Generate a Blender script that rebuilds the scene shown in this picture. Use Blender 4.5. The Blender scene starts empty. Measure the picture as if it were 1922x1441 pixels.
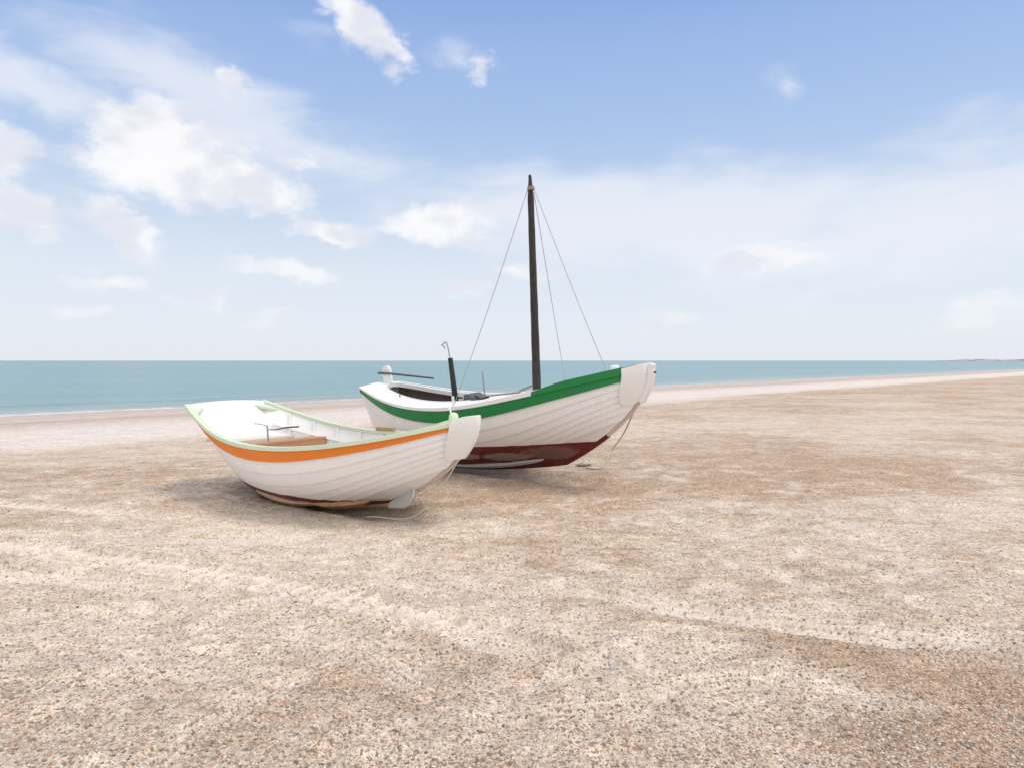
import bpy, bmesh, math, random
import numpy as np
from mathutils import Vector, Matrix, Euler

# ------------------------------------------------------------------ camera, sky, sun, exposure
scene = bpy.context.scene
EYE = 1.6
PITCH = 0.03395
cam_d = bpy.data.cameras.new('camera'); cam = bpy.data.objects.new('camera', cam_d)
scene.collection.objects.link(cam); scene.camera = cam
cam_d.sensor_width = 36; cam_d.lens = 23.99; cam_d.clip_end = 60000; cam_d.clip_start = 0.05
cam.location = (0, 0, EYE); cam.rotation_euler = (math.pi/2 - PITCH, 0, 0)
scene.view_settings.view_transform = 'Standard'; scene.view_settings.look = 'None'
scene.view_settings.exposure = 0.42; scene.view_settings.gamma = 1.0

SUN_EL, SUN_AZ = 64.0, 98.0            # azimuth clockwise from +Y (the view direction)
sd = bpy.data.lights.new('sun', 'SUN'); sun = bpy.data.objects.new('sun', sd); scene.collection.objects.link(sun)
sd.energy = 1.5; sd.angle = math.radians(24); sd.color = (1.0, 0.90, 0.78)
e, a = math.radians(SUN_EL), math.radians(SUN_AZ)
sv = Vector((math.sin(a)*math.cos(e), math.cos(a)*math.cos(e), math.sin(e)))
sun.rotation_euler = (-sv).to_track_quat('-Z', 'Y').to_euler(); sun.location = sv*50

class NT:
    """small node-graph helper"""
    def __init__(s, tree): s.t = tree; s.n = tree.nodes; s.l = tree.links
    def node(s, typ, **kw):
        n = s.n.new(typ)
        for k, v in kw.items(): setattr(n, k, v)
        return n
    def put(s, sock, v):
        if isinstance(v, bpy.types.NodeSocket): s.l.new(v, sock)
        elif v is not None: sock.default_value = v
    def math(s, op, a, b=None, c=None, clamp=False):
        n = s.node('ShaderNodeMath', operation=op, use_clamp=clamp)
        for i, v in enumerate((a, b, c)): s.put(n.inputs[i], v)
        return n.outputs[0]
    def vmath(s, op, a, b=None):
        n = s.node('ShaderNodeVectorMath', operation=op)
        s.put(n.inputs[0], a)
        if b is not None: s.put(n.inputs[1], b)
        return n.outputs['Value'] if op in ('LENGTH', 'DOT_PRODUCT', 'DISTANCE') else n.outputs[0]
    def mix(s, f, a, b, mode='MIX'):
        n = s.node('ShaderNodeMix', data_type='RGBA', blend_type=mode)
        s.put(n.inputs[0], f)
        for i, v in ((6, a), (7, b)):
            if isinstance(v, tuple) and len(v) == 3: v = v + (1,)
            s.put(n.inputs[i], v)
        return n.outputs[2]
    def ramp(s, f, stops, interp='LINEAR'):
        n = s.node('ShaderNodeValToRGB'); r = n.color_ramp; r.interpolation = interp
        while len(r.elements) < len(stops): r.elements.new(0.5)
        for el, (p, c) in zip(r.elements, stops):
            el.position = p; el.color = (c, c, c, 1) if isinstance(c, (int, float)) else tuple(c) + (1,)
        s.put(n.inputs[0], f); return n.outputs[0]
    def noise(s, vec, scale, detail=4, rough=0.5, dist=0.0, color=False):
        n = s.node('ShaderNodeTexNoise'); s.put(n.inputs['Vector'], vec)
        n.inputs['Scale'].default_value = scale; n.inputs['Detail'].default_value = detail
        n.inputs['Roughness'].default_value = rough; n.inputs['Distortion'].default_value = dist
        return n.outputs['Color' if color else 'Fac']
    def mapping(s, vec, loc=(0,0,0), rot=(0,0,0), scale=(1,1,1), typ='POINT'):
        n = s.node('ShaderNodeMapping', vector_type=typ); s.put(n.inputs['Vector'], vec)
        n.inputs['Location'].default_value = loc; n.inputs['Rotation'].default_value = rot
        n.inputs['Scale'].default_value = scale
        return n.outputs[0]
    def maprange(s, v, a, b, c=0.0, d=1.0, smooth=True):
        n = s.node('ShaderNodeMapRange', interpolation_type='SMOOTHSTEP' if smooth else 'LINEAR')
        for i, x in enumerate((v, a, b, c, d)): s.put(n.inputs[i], x)
        return n.outputs[0]

world = bpy.data.worlds.new('World'); scene.world = world; world.use_nodes = True
w = NT(world.node_tree); w.n.clear()
SKY_STRENGTH = 0.10
tc = w.node('ShaderNodeTexCoord').outputs['Generated']
sky = w.node('ShaderNodeTexSky', sky_type='NISHITA'); sky.sun_disc = False
sky.sun_elevation = e; sky.sun_rotation = a; sky.altitude = 0; sky.air_density = 1.0; sky.dust_density = 1.2; sky.ozone_density = 1.5
sep = w.node('ShaderNodeSeparateXYZ'); w.put(sep.inputs[0], tc); dx, dy, dz = sep.outputs
az = w.math('ARCTAN2', dx, dy); el = w.math('ARCSINE', dz)
cmb = w.node('ShaderNodeCombineXYZ'); w.put(cmb.inputs[0], az); w.put(cmb.inputs[1], el); AE = cmb.outputs[0]
def px(x, y, r1=None, r2=None):
    az_ = math.atan((x-961)/1281); return az_, math.atan((677-y)/1281*math.cos(az_))
# puffy clouds: (x, y, rx, ry, rotation deg, weight) given as where they stand in the sky (pixels turned to azimuth/elevation)
puffs = [(0,268,100,62,-14,1.15),(28,392,104,60,-14,1.2),(330,306,195,70,0,1.2),(275,248,110,50,10,1.1),(455,335,130,48,-14,1.1),(230,428,104,42,-24,1.05),(440,165,34,24,0,.8),
         (670,40,98,40,-40,.98),(735,92,46,20,-28,.85),(900,140,12,26,0,.42),(545,290,40,16,0,.8),
         (540,518,100,19,-4,.98),(636,440,72,26,-6,.9),(820,424,100,38,-4,.95),(215,526,75,17,0,.75),(860,550,50,20,0,.7),
         (1425,494,104,28,0,.85),(1240,606,60,18,0,.65),(370,552,60,14,0,.65),(1000,508,70,20,0,.7),(170,592,70,16,0,.6),(520,590,60,16,0,.6),(1850,590,90,26,0,.6)]
wisps = [(90,150,270,62,-16,.85),(400,200,330,95,-20,.85),(620,290,330,60,-10,.6),(1450,160,60,36,-50,.36),(600,70,60,20,0,.3),(860,125,70,26,-20,.4),
         (1230,410,560,110,-4,1.1),(1700,430,520,110,8,1.0),(1850,270,260,70,0,.45)]
wn1 = w.noise(w.mapping(AE, scale=(1, 1.5, 1)), 7.0, 8, 0.62, color=True)
wv = w.vmath('SUBTRACT', wn1, (0.5, 0.5, 0.5)); wv = w.vmath('MULTIPLY', wv, (0.13, 0.10, 0))
AEw = w.vmath('ADD', AE, wv)
def clouds(lst, vec):
    acc = None
    for (x, y, rx, ry, rot, wt) in lst:
        ca, ce = px(x, y); k = math.cos(ca)**2/1281
        v = w.mapping(vec, loc=(ca, ce, 0), rot=(0, 0, math.radians(rot)), scale=(rx*k*1.12, ry*k*1.12/math.cos(ca), 1), typ='TEXTURE')
        q = w.math('MULTIPLY_ADD', w.vmath('LENGTH', v), -wt, wt)
        acc = q if acc is None else w.math('MAXIMUM', acc, q)
    return acc
pf = clouds(puffs, AEw)
n2 = w.noise(w.mapping(AE, scale=(1, 1.6, 1)), 22.0, 8, 0.6)
pf2 = w.math('MULTIPLY_ADD', w.math('SUBTRACT', n2, 0.5), 1.25, pf)
pa = w.maprange(pf2, -0.12, 0.60)
ws = clouds(wisps, w.vmath('ADD', AE, w.vmath('MULTIPLY', wv, (1.2, 0.7, 0))))
n3 = w.noise(w.mapping(AE, scale=(1, 3.2, 1), rot=(0, 0, 0.15)), 6.0, 8, 0.55, 0.4)
wa = w.math('MULTIPLY', w.maprange(w.math('MULTIPLY_ADD', w.math('SUBTRACT', n3, 0.5), 1.1, ws), -0.05, 0.72), 0.74)
# unseen cloud cover overhead and behind the camera, added as neutral fill light
nb = w.noise(tc, 2.2, 7, 0.6)
over = w.math('MAXIMUM', w.maprange(el, 0.62, 0.95), w.maprange(w.math('ABSOLUTE', az), 1.0, 1.6))
oa = w.math('MULTIPLY', over, w.maprange(nb, 0.40, 0.62))
# base air: nishita sky, paler towards the horizon (marine haze)
skyc = w.vmath('SCALE', sky.outputs[0]); skyc.node.inputs['Scale'].default_value = SKY_STRENGTH
BASE = w.ramp(w.math('MULTIPLY', el, 1/0.6), [(0, (.86,.905,.975)), (.2, (.79,.865,.96)), (.40, (.58,.71,.915)), (.476, (.48,.635,.90)), (.59, (.41,.575,.882)), (.705, (.355,.515,.86)), (.81, (.285,.44,.81)), (1, (.16,.30,.70))])
air = w.mix(0.86, skyc, BASE)
c1 = w.mix(wa, air, (.85, .88, .95))
shade = w.maprange(w.math('SUBTRACT', w.noise(w.mapping(AE, loc=(0, 0.02, 0), scale=(1, 1.4, 1)), 9.0, 5, 0.5), w.math('MULTIPLY', pf, 0.12)), 0.36, 0.52)
puffc = w.mix(shade, (.79, .80, .88), (.98, .975, .985))
lowf = w.maprange(el, 0.03, 0.22, 0.5, 0.96)
c2 = w.mix(w.math('MULTIPLY', pa, lowf), c1, puffc)
c2 = w.vmath('SCALE', c2); c2.node.inputs['Scale'].default_value = .755
c3 = w.mix(oa, c2, (1.30, 1.24, 1.15))
bg = w.node('ShaderNodeBackground'); w.put(bg.inputs[0], c3); bg.inputs[1].default_value = 1.0
out = w.node('ShaderNodeOutputWorld'); w.l.new(bg.outputs[0], out.inputs[0])

# ------------------------------------------------------------------ helpers
random.seed(4); rng = np.random.default_rng(7)
FIT = {"orange": {"X": -1.9915, "Y": 7.6685, "yaw": -0.6218, "heel": 0.0002, "trim": 0.0149, "L": 4.2295, "Z": -0.0137, "h": [1.0983, 0.8149, 0.7348, 0.8175, 1.033], "b": [0.5522, 0.7731, 0.9073, 0.8943, 0.6054, 0.035], "tr": 0.8662, "sr": 1.2084, "sp": 1.9332, "c": 0.6979, "e0": 0.6817, "e1": 0.8, "wg": 0.3768, "rocker": 0.05}, "green": {"X": -0.1568, "Y": 9.8119, "yaw": -0.6672, "heel": 0.0855, "trim": 0.0506, "L": 4.8818, "Z": 0.0735, "h": [1.2672, 1.012, 0.9612, 1.1185, 1.3148], "b": [0.4169, 0.737, 0.853, 0.8004, 0.533, 0.035], "tr": 0.1654, "sr": 1.2934, "sp": 1.8697, "c": 0.599, "e0": 0.7008, "e1": 1.001, "wg": 0.25, "rocker": 0.05}}
FIT['orange']['cut'] = .095
FIT['green']['rocker'] = .11; FIT['orange']['rocker'] = .095
def tag(o, label=None, cat=None, group=None, kind=None):
    if label: o['label'] = label
    if cat: o['category'] = cat
    if group: o['group'] = group
    if kind: o['kind'] = kind
    return o
def empty(name, label, cat, loc=(0,0,0), rot=None):
    o = bpy.data.objects.new(name, None); scene.collection.objects.link(o)
    o.location = loc; o.empty_display_size = 0.2
    if rot is not None: o.rotation_euler = rot
    return tag(o, label, cat)
class MB:
    """collects vertices and faces of one mesh"""
    def __init__(s): s.v = []; s.f = []
    def add(s, verts, faces):
        b = len(s.v); s.v += [tuple(map(float, q)) for q in verts]; s.f += [tuple(i+b for i in f) for f in faces]; return s
    def grid(s, A, flip=False, closeu=False):
        A = np.asarray(A); m, n = A.shape[:2]; f = []
        for i in range(m if closeu else m-1):
            for j in range(n-1):
                i2 = (i+1) % m
                q = (i*n+j, i*n+j+1, i2*n+j+1, i2*n+j); f.append(q[::-1] if flip else q)
        return s.add(A.reshape(-1, 3), f)
    def box(s, c, d, rot=None):
        R = rot.to_matrix() if rot is not None else Matrix.Identity(3)
        vs = [Vector(c) + R @ Vector((x*d[0]/2, y*d[1]/2, z*d[2]/2)) for x in (-1,1) for y in (-1,1) for z in (-1,1)]
        return s.add(vs, [(0,1,3,2),(4,6,7,5),(0,4,5,1),(2,3,7,6),(0,2,6,4),(1,5,7,3)])
    def tube(s, pts, r, n=10, cap=True):
        pts = [Vector(p) for p in pts]; rs = r if isinstance(r, (list, tuple, np.ndarray)) else [r]*len(pts)
        rings = []; up = None
        for i, p in enumerate(pts):
            t = (pts[min(i+1, len(pts)-1)] - pts[max(i-1, 0)]).normalized()
            if up is None: up = t.orthogonal().normalized()
            up = (up - t*up.dot(t)).normalized(); b = t.cross(up)
            rings.append([p + (up*math.cos(2*math.pi*k/n) + b*math.sin(2*math.pi*k/n))*rs[i] for k in range(n)])
        m = len(rings); vs = [q for R in rings for q in R]
        f = [(i*n+k, i*n+(k+1) % n, (i+1)*n+(k+1) % n, (i+1)*n+k) for i in range(m-1) for k in range(n)]
        if cap: f += [tuple(range(n))[::-1], tuple((m-1)*n+k for k in range(n))]
        return s.add(vs, f)
    def bar(s, pts, hw, hh, up=(0,0,1)):
        """rectangular section swept along pts (half width, half height)"""
        pts = [Vector(p) for p in pts]; up = Vector(up); vs = []
        hw = hw if hasattr(hw, '__len__') else [hw]*len(pts); hh = hh if hasattr(hh, '__len__') else [hh]*len(pts)
        for i, p in enumerate(pts):
            t = (pts[min(i+1, len(pts)-1)] - pts[max(i-1, 0)]).normalized()
            b = t.cross(up).normalized(); u = b.cross(t)
            vs += [p+b*x*hw[i]+u*y*hh[i] for x, y in ((-1,-1),(1,-1),(1,1),(-1,1))]
        f = [(i*4+k, i*4+(k+1) % 4, i*4+4+(k+1) % 4, i*4+4+k) for i in range(len(pts)-1) for k in range(4)]
        m = len(pts)-1; f += [(3,2,1,0), (m*4, m*4+1, m*4+2, m*4+3)]
        return s.add(vs, f)
    def prism(s, poly, h0, h1, axis='z'):
        """polygon (2-D points) extruded between h0 and h1"""
        n = len(poly)
        P3 = lambda q, h: {'z': (q[0], q[1], h), 'y': (q[0], h, q[1]), 'x': (h, q[0], q[1])}[axis]
        return s.add([P3(q, h0) for q in poly] + [P3(q, h1) for q in poly],
                     [tuple(range(n))[::-1], tuple(range(n, 2*n))] + [(i, (i+1) % n, n+(i+1) % n, n+i) for i in range(n)])
    def build(s, name, mat, parent=None, smooth=False, bevel=0.0, auto=35):
        me = bpy.data.meshes.new(name); me.from_pydata(s.v, [], s.f); me.validate()
        bm = bmesh.new(); bm.from_mesh(me); bmesh.ops.recalc_face_normals(bm, faces=bm.faces)
        if bevel:
            try: bmesh.ops.bevel(bm, geom=[e_ for e_ in bm.edges if e_.calc_face_angle(0) > 0.6], offset=bevel, segments=2, affect='EDGES', clamp_overlap=True)
            except Exception: pass
        if smooth:
            for f in bm.faces: f.smooth = True
            for e_ in bm.edges:
                if e_.calc_face_angle(0) > math.radians(auto): e_.smooth = False
        bm.to_mesh(me); bm.free()
        me.materials.append(mat)
        o = bpy.data.objects.new(name, me); scene.collection.objects.link(o)
        if parent: o.parent = parent
        return o

def principled(name):
    m = bpy.data.materials.new(name); m.use_nodes = True; t = NT(m.node_tree)
    b = m.node_tree.nodes['Principled BSDF']; return m, t, b
def paint(name, col, dirt=(.33,.27,.21), amount=.25, rough=.45, scale=3.0, bump=.15, chips=None, grain=True):
    """brushed, slightly weathered boat paint"""
    m, t, b = principled(name); oc = t.node('ShaderNodeTexCoord').outputs['Object']
    n1 = t.noise(oc, scale, 6, .65); n2 = t.noise(t.mapping(oc, scale=(1.2, 9, 14)), 6, 5, .6)
    k = t.math('MULTIPLY', t.maprange(t.math('ADD', t.math('MULTIPLY', n1, .6), t.math('MULTIPLY', n2, .4)), .46, .74), amount)
    c = t.mix(k, col, dirt)
    c = t.mix(t.maprange(t.noise(oc, 1.1, 3), .3, .7, 0, .10), c, tuple(x*.82 for x in col))
    if chips:
        ck = t.maprange(t.noise(t.mapping(oc, scale=(1, 3, 3)), 16, 8, .7), .66, .70)
        c = t.mix(t.math('MULTIPLY', ck, .8), c, chips)
    t.put(b.inputs['Base Color'], c)
    t.put(b.inputs['Roughness'], t.maprange(n1, .3, .7, rough-.08, rough+.15)); b.inputs['Specular IOR Level'].default_value = .4
    bp = t.node('ShaderNodeBump'); bp.inputs['Strength'].default_value = bump; bp.inputs['Distance'].default_value = .01
    t.put(bp.inputs['Height'], t.math('ADD', n2, t.math('MULTIPLY', t.noise(oc, 40, 4), .4))); t.l.new(bp.outputs[0], b.inputs['Normal'])
    return m
def wood(name, c0, c1, scale=(1, 14, 14), rough=.75):
    m, t, b = principled(name); oc = t.node('ShaderNodeTexCoord').outputs['Object']
    n = t.noise(t.mapping(oc, scale=scale), 5, 8, .65, .3)
    t.put(b.inputs['Base Color'], t.mix(t.maprange(n, .3, .7), c0, c1)); b.inputs['Roughness'].default_value = rough
    bp = t.node('ShaderNodeBump'); bp.inputs['Strength'].default_value = .5; bp.inputs['Distance'].default_value = .006
    t.put(bp.inputs['Height'], n); t.l.new(bp.outputs[0], b.inputs['Normal'])
    return m
def plain(name, col, rough=.5, metal=0.0):
    m, t, b = principled(name); oc = t.node('ShaderNodeTexCoord').outputs['Object']
    t.put(b.inputs['Base Color'], t.mix(t.maprange(t.noise(oc, 12, 5, .6), .3, .7), col, tuple(x*.7 for x in col)))
    b.inputs['Roughness'].default_value = rough; b.inputs['Metallic'].default_value = metal
    return m
M = {}
M['white'] = paint('white_paint', (.80, .79, .77), amount=.16)
M['inner_white'] = paint('inner_white_paint', (.82, .82, .80), amount=.10)
M['white_trim'] = paint('white_trim_paint', (.80, .79, .77), amount=.12)
M['orange'] = paint('orange_paint', (.76, .20, .012), dirt=(.60, .22, .04), amount=.45, chips=(.75, .42, .25))
M['green'] = paint('green_paint', (.006, .20, .045), dirt=(.03, .13, .07), amount=.5, chips=(.10, .26, .14))
M['pale_green'] = paint('pale_green_paint', (.62, .72, .53), dirt=(.55, .55, .38), amount=.35, rough=.5)
M['oiled'] = wood('oiled_wood', (.36, .18, .085), (.54, .32, .18))
M['wornwood'] = wood('worn_wood', (.36, .20, .12), (.52, .34, .22), scale=(2, 8, 8))
M['greywood'] = wood('grey_wood', (.16, .13, .11), (.30, .26, .22))
M['mast'] = wood('dark_mast_wood', (.010, .008, .007), (.055, .043, .035), scale=(16, 16, 1.6))
M['black'] = plain('black_paint', (.012, .012, .014), .45)
M['steel'] = plain('grey_steel', (.32, .32, .33), .5, .2)
M['darkgrey'] = plain('dark_grey_paint', (.10, .10, .11), .55)
M['lightgrey'] = paint('light_grey_paint', (.52, .52, .50), amount=.35)
M['rope'] = wood('rope_fibre', (.42, .36, .26), (.60, .55, .44), scale=(60, 60, 60), rough=.9)
M['palerope'] = wood('pale_rope_fibre', (.55, .52, .45), (.75, .72, .65), scale=(60, 60, 60), rough=.9)
M['cream'] = wood('pale_bench_wood', (.56, .46, .37), (.74, .66, .58))
M['ochre'] = wood('ochre_wood', (.30, .20, .07), (.50, .38, .16))

def bottom_paint(name, wl, red, patches):
    """white topsides with dark red bottom paint below the painted waterline wl(x); lighter patches paint in the plank faces that catch the light"""
    m, t, b = principled(name); oc = t.node('ShaderNodeTexCoord').outputs['Object']
    sp = t.node('ShaderNodeSeparateXYZ'); t.put(sp.inputs[0], oc); X, Y, Z = sp.outputs
    n1 = t.noise(oc, 3, 6, .65); n2 = t.noise(t.mapping(oc, scale=(1.2, 9, 14)), 6, 5, .6); n3 = t.noise(oc, 14, 5, .65)
    k = t.math('MULTIPLY', t.maprange(t.math('ADD', t.math('MULTIPLY', n1, .6), t.math('MULTIPLY', n2, .4)), .46, .74), .16)
    white = t.mix(k, (.85, .84, .84), (.36, .28, .20))
    stk = t.maprange(t.noise(t.mapping(oc, scale=(16, 16, 1.1)), 2.2, 5, .6), .52, .74, 0, .10)
    white = t.mix(stk, white, (.50, .44, .36))
    # splashed sand stain on the lowest white planks
    st = t.maprange(t.math('MULTIPLY_ADD', n1, .22, Z), wl[3], wl[2], 0, .24)
    white = t.mix(st, white, (.48, .38, .28))
    redc = t.mix(t.maprange(n1, .35, .7), red, tuple(x*.6 for x in red))
    redc = t.mix(t.maprange(n3, .60, .72, 0, .5), redc, (.34, .25, .19))
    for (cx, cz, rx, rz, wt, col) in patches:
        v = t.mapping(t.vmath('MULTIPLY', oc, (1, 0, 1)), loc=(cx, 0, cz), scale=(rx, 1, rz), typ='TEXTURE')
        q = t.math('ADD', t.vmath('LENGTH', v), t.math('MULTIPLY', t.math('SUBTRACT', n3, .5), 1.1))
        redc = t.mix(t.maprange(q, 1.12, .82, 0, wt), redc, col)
    line = t.math('MULTIPLY_ADD', X, wl[1], wl[0]); line = t.math('MAXIMUM', line, wl[4])
    below = t.maprange(t.math('SUBTRACT', t.math('MULTIPLY_ADD', n3, .010, Z), line), .008, .002)
    t.put(b.inputs['Base Color'], t.mix(below, white, redc))
    t.put(b.inputs['Roughness'], t.maprange(n1, .3, .7, .42, .6))
    bp = t.node('ShaderNodeBump'); bp.inputs['Strength'].default_value = .2; bp.inputs['Distance'].default_value = .01
    t.put(bp.inputs['Height'], t.math('ADD', n2, t.math('MULTIPLY', n3, .4))); t.l.new(bp.outputs[0], b.inputs['Normal'])
    return m

# ------------------------------------------------------------------ terrain
def vnoise(x, y, seed=0):
    xi = np.floor(x).astype(np.int64); yi = np.floor(y).astype(np.int64); fx = x-xi; fy = y-yi
    u = fx*fx*fx*(fx*(fx*6-15)+10); v = fy*fy*fy*(fy*(fy*6-15)+10)
    def h(i, j):
        n = (i*374761393 + j*668265263 + seed*982451653) & 0xFFFFFFFF
        n = ((n ^ (n >> 13))*1274126177) & 0xFFFFFFFF
        return ((n ^ (n >> 16)) & 0xFFFF)/65535.0
    return (h(xi, yi)*(1-u)+h(xi+1, yi)*u)*(1-v) + (h(xi, yi+1)*(1-u)+h(xi+1, yi+1)*u)*v
def fbm(x, y, oct=4, seed=0, gain=.5):
    s = 0; a_ = 1; n = 0
    for k in range(oct):
        s = s + a_*vnoise(x*2**k+17.3*k, y*2**k-9.1*k, seed+k); n += a_; a_ *= gain
    return s/n
SH0 = np.array([-21., 28.]); SHN = np.array([.6925, -.7214]); SHT = np.array([.7214, .6925]); SEA = -.62
def shore_d(x, y):
    d = (x-SH0[0])*SHN[0] + (y-SH0[1])*SHN[1]; u = (x-SH0[0])*SHT[0] + (y-SH0[1])*SHT[1]
    return d + 1.6*(fbm(u/17, u*0, 3, 5)-.5), u
def sstep(a_, b_, x): q = np.clip((x-a_)/(b_-a_), 0, 1); return q*q*(3-2*q)
def base_height(x, y):
    d, u = shore_d(x, y)
    z = np.interp(d, [-400, -60, -6, 0, 2, 7, 8.2, 12, 18, 24, 60, 400, 3000], [-12, -5, -.95, -.64, -.56, -.42, -.36, -.31, -.17, 0, 0, .0, 0])
    return z, d, u
TRACKS = []   # (points, half width, kind)
def seg_dist(x, y, pts):
    best = np.full(x.shape, 1e9); along = np.zeros(x.shape); side = np.zeros(x.shape); acc = 0
    for (ax, ay), (bx, by) in zip(pts[:-1], pts[1:]):
        L = math.hypot(bx-ax, by-ay); tx, ty = (bx-ax)/L, (by-ay)/L
        q = np.clip((x-ax)*tx+(y-ay)*ty, 0, L); ex = x-ax-q*tx; ey = y-ay-q*ty; dd = np.hypot(ex, ey)
        m = dd < best; best = np.where(m, dd, best); along = np.where(m, acc+q, along); side = np.where(m, ex*ty-ey*tx, side); acc += L
    return best, along, side
def gp(x, y):          # ground point seen at a photo position, z = 0
    Y = EYE*1281/(y-677); return ((x-961)/1281*Y, Y)
def smoothline(p, n=40):
    p = np.array(p); t_ = np.linspace(0, 1, len(p)); q = np.linspace(0, 1, n)
    return np.stack([CR(p[:, 0], q), CR(p[:, 1], q)], -1)
def CR(y, s):
    y = np.asarray(y, float); n = len(y); h = 1/(n-1); A = np.eye(n); r = np.zeros(n)
    for i in range(1, n-1):
        A[i, i-1] = 1; A[i, i] = 4; A[i, i+1] = 1; r[i] = 6*(y[i-1]-2*y[i]+y[i+1])/h**2
    m = np.linalg.solve(A, r); s = np.asarray(s, float); i = np.clip((s/h).astype(int), 0, n-2)
    a_ = ((i+1)*h-s)/h; b_ = 1-a_
    return a_*y[i]+b_*y[i+1]+((a_**3-a_)*m[i]+(b_**3-b_)*m[i+1])*h*h/6
TRACKS.append((smoothline([gp(-500,1000), gp(-60,1030), gp(330,1075), gp(600,1120), gp(860,1180), gp(1000,1230)]), .17, 'lug'))
TRACKS.append((smoothline([gp(-300,1110), gp(60,1085), gp(330,1120), gp(560,1180), gp(760,1270)]), .13, 'fine'))
TRACKS.append((smoothline([gp(-300,985), gp(60,1008), gp(420,1012), gp(760,1040), gp(1150,1120), gp(1560,1178), gp(2000,1225)]), .16, 'fine'))
TRACKS.append((smoothline([gp(-200,930), gp(150,960), gp(520,1000), gp(900,1075), gp(1400,1160), gp(2100,1280)]), .12, 'fine'))
for p_ in ([(-200,1080),(200,1060),(560,1050),(820,1090)], [(300,1440),(520,1290),(820,1220),(1300,1190)], [(700,990),(1100,1010),(1500,1060),(2000,1075)], [(900,1380),(1300,1300),(1700,1255),(2100,1250)],
           [(1250,930),(1500,985),(1720,1060),(1950,1180)], [(-100,1180),(160,1150),(420,1170),(620,1230)]):
    TRACKS.append((smoothline([gp(*q_) for q_ in p_]), .085, 'faint'))

N, Mm = 1650, 1050
ax_, X1 = 1.3, 3200.; ux = np.linspace(-math.asinh(X1/ax_), math.asinh(X1/ax_), N); xs = -.6+ax_*np.sinh(ux)
ay_, y0 = 1.3, 4.2; uy = np.linspace(-math.asinh(40/ay_), math.asinh(4500/ay_), Mm); ys = y0+ay_*np.sinh(uy)
GX, GY = np.meshgrid(xs, ys)
Z0, D, U = base_height(GX, GY)
near = np.exp(-((GX/14)**2 + ((GY-4)/14)**2))
land = sstep(8, 12, D)*1.0
smoothz = 1-sstep(15.5, 19.5, D + 2.5*(fbm(GX/2.2, GY/2.2, 4, 3)-.5))
amp = np.clip(land, .12, 1)*(1-.6*smoothz)
far = 1/(1+np.hypot(GX, GY)/60)
Z = Z0 + amp*far*(.10*(fbm(GX/2.6, GY/2.6, 3, 1)-.5) + .055*(fbm(GX/.75, GY/.55, 3, 21)-.5)) + 0
# level the ground where the two boats lie
for (cx, cy, r) in ((-1.6, 7.2, 1.6), (-.1, 9.5, 2.0)):
    k = np.exp(-(((GX-cx)**2+(GY-cy)**2)/r**2)); Z = Z*(1-k*.85) + k*.85*(Z0)
trackmask = np.zeros_like(Z)
FINE = amp*near*(.036*(fbm(GX/.19, GY/.16, 4, 31, .6)-.5))
# the sand is scoured away beneath the two hulls
for nm_, d_, hw_, s0_, s1_ in (('orange', .06, .42, -.9, 1.05), ('green', .085, .46, -1.9, 1.5)):
    P_ = FIT[nm_]; c_, s_ = math.cos(P_['yaw']), math.sin(P_['yaw']); lx = (GX-P_['X'])*c_+(GY-P_['Y'])*s_; ly = -(GX-P_['X'])*s_+(GY-P_['Y'])*c_
    k = (1-sstep(hw_*.6, hw_, np.abs(ly)+.06*(fbm(GX*4, GY*4, 2, 91)-.5)))*sstep(s0_-.2, s0_+.2, lx)*(1-sstep(s1_-.15, s1_+.15, lx)); Z = Z - d_*k + .03*np.exp(-((np.abs(ly)-hw_-.12)/.14)**2)*sstep(s0_-.2, s0_+.2, lx)*(1-sstep(s1_-.15, s1_+.15, lx))*fbm(GX*2, GY*2, 2, 93)*1.4
sel = (np.abs(GX) < 9) & (GY > 1.2) & (GY < 11)
gx, gy = GX[sel], GY[sel]; zz = np.zeros_like(gx); tm = np.zeros_like(gx)
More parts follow.
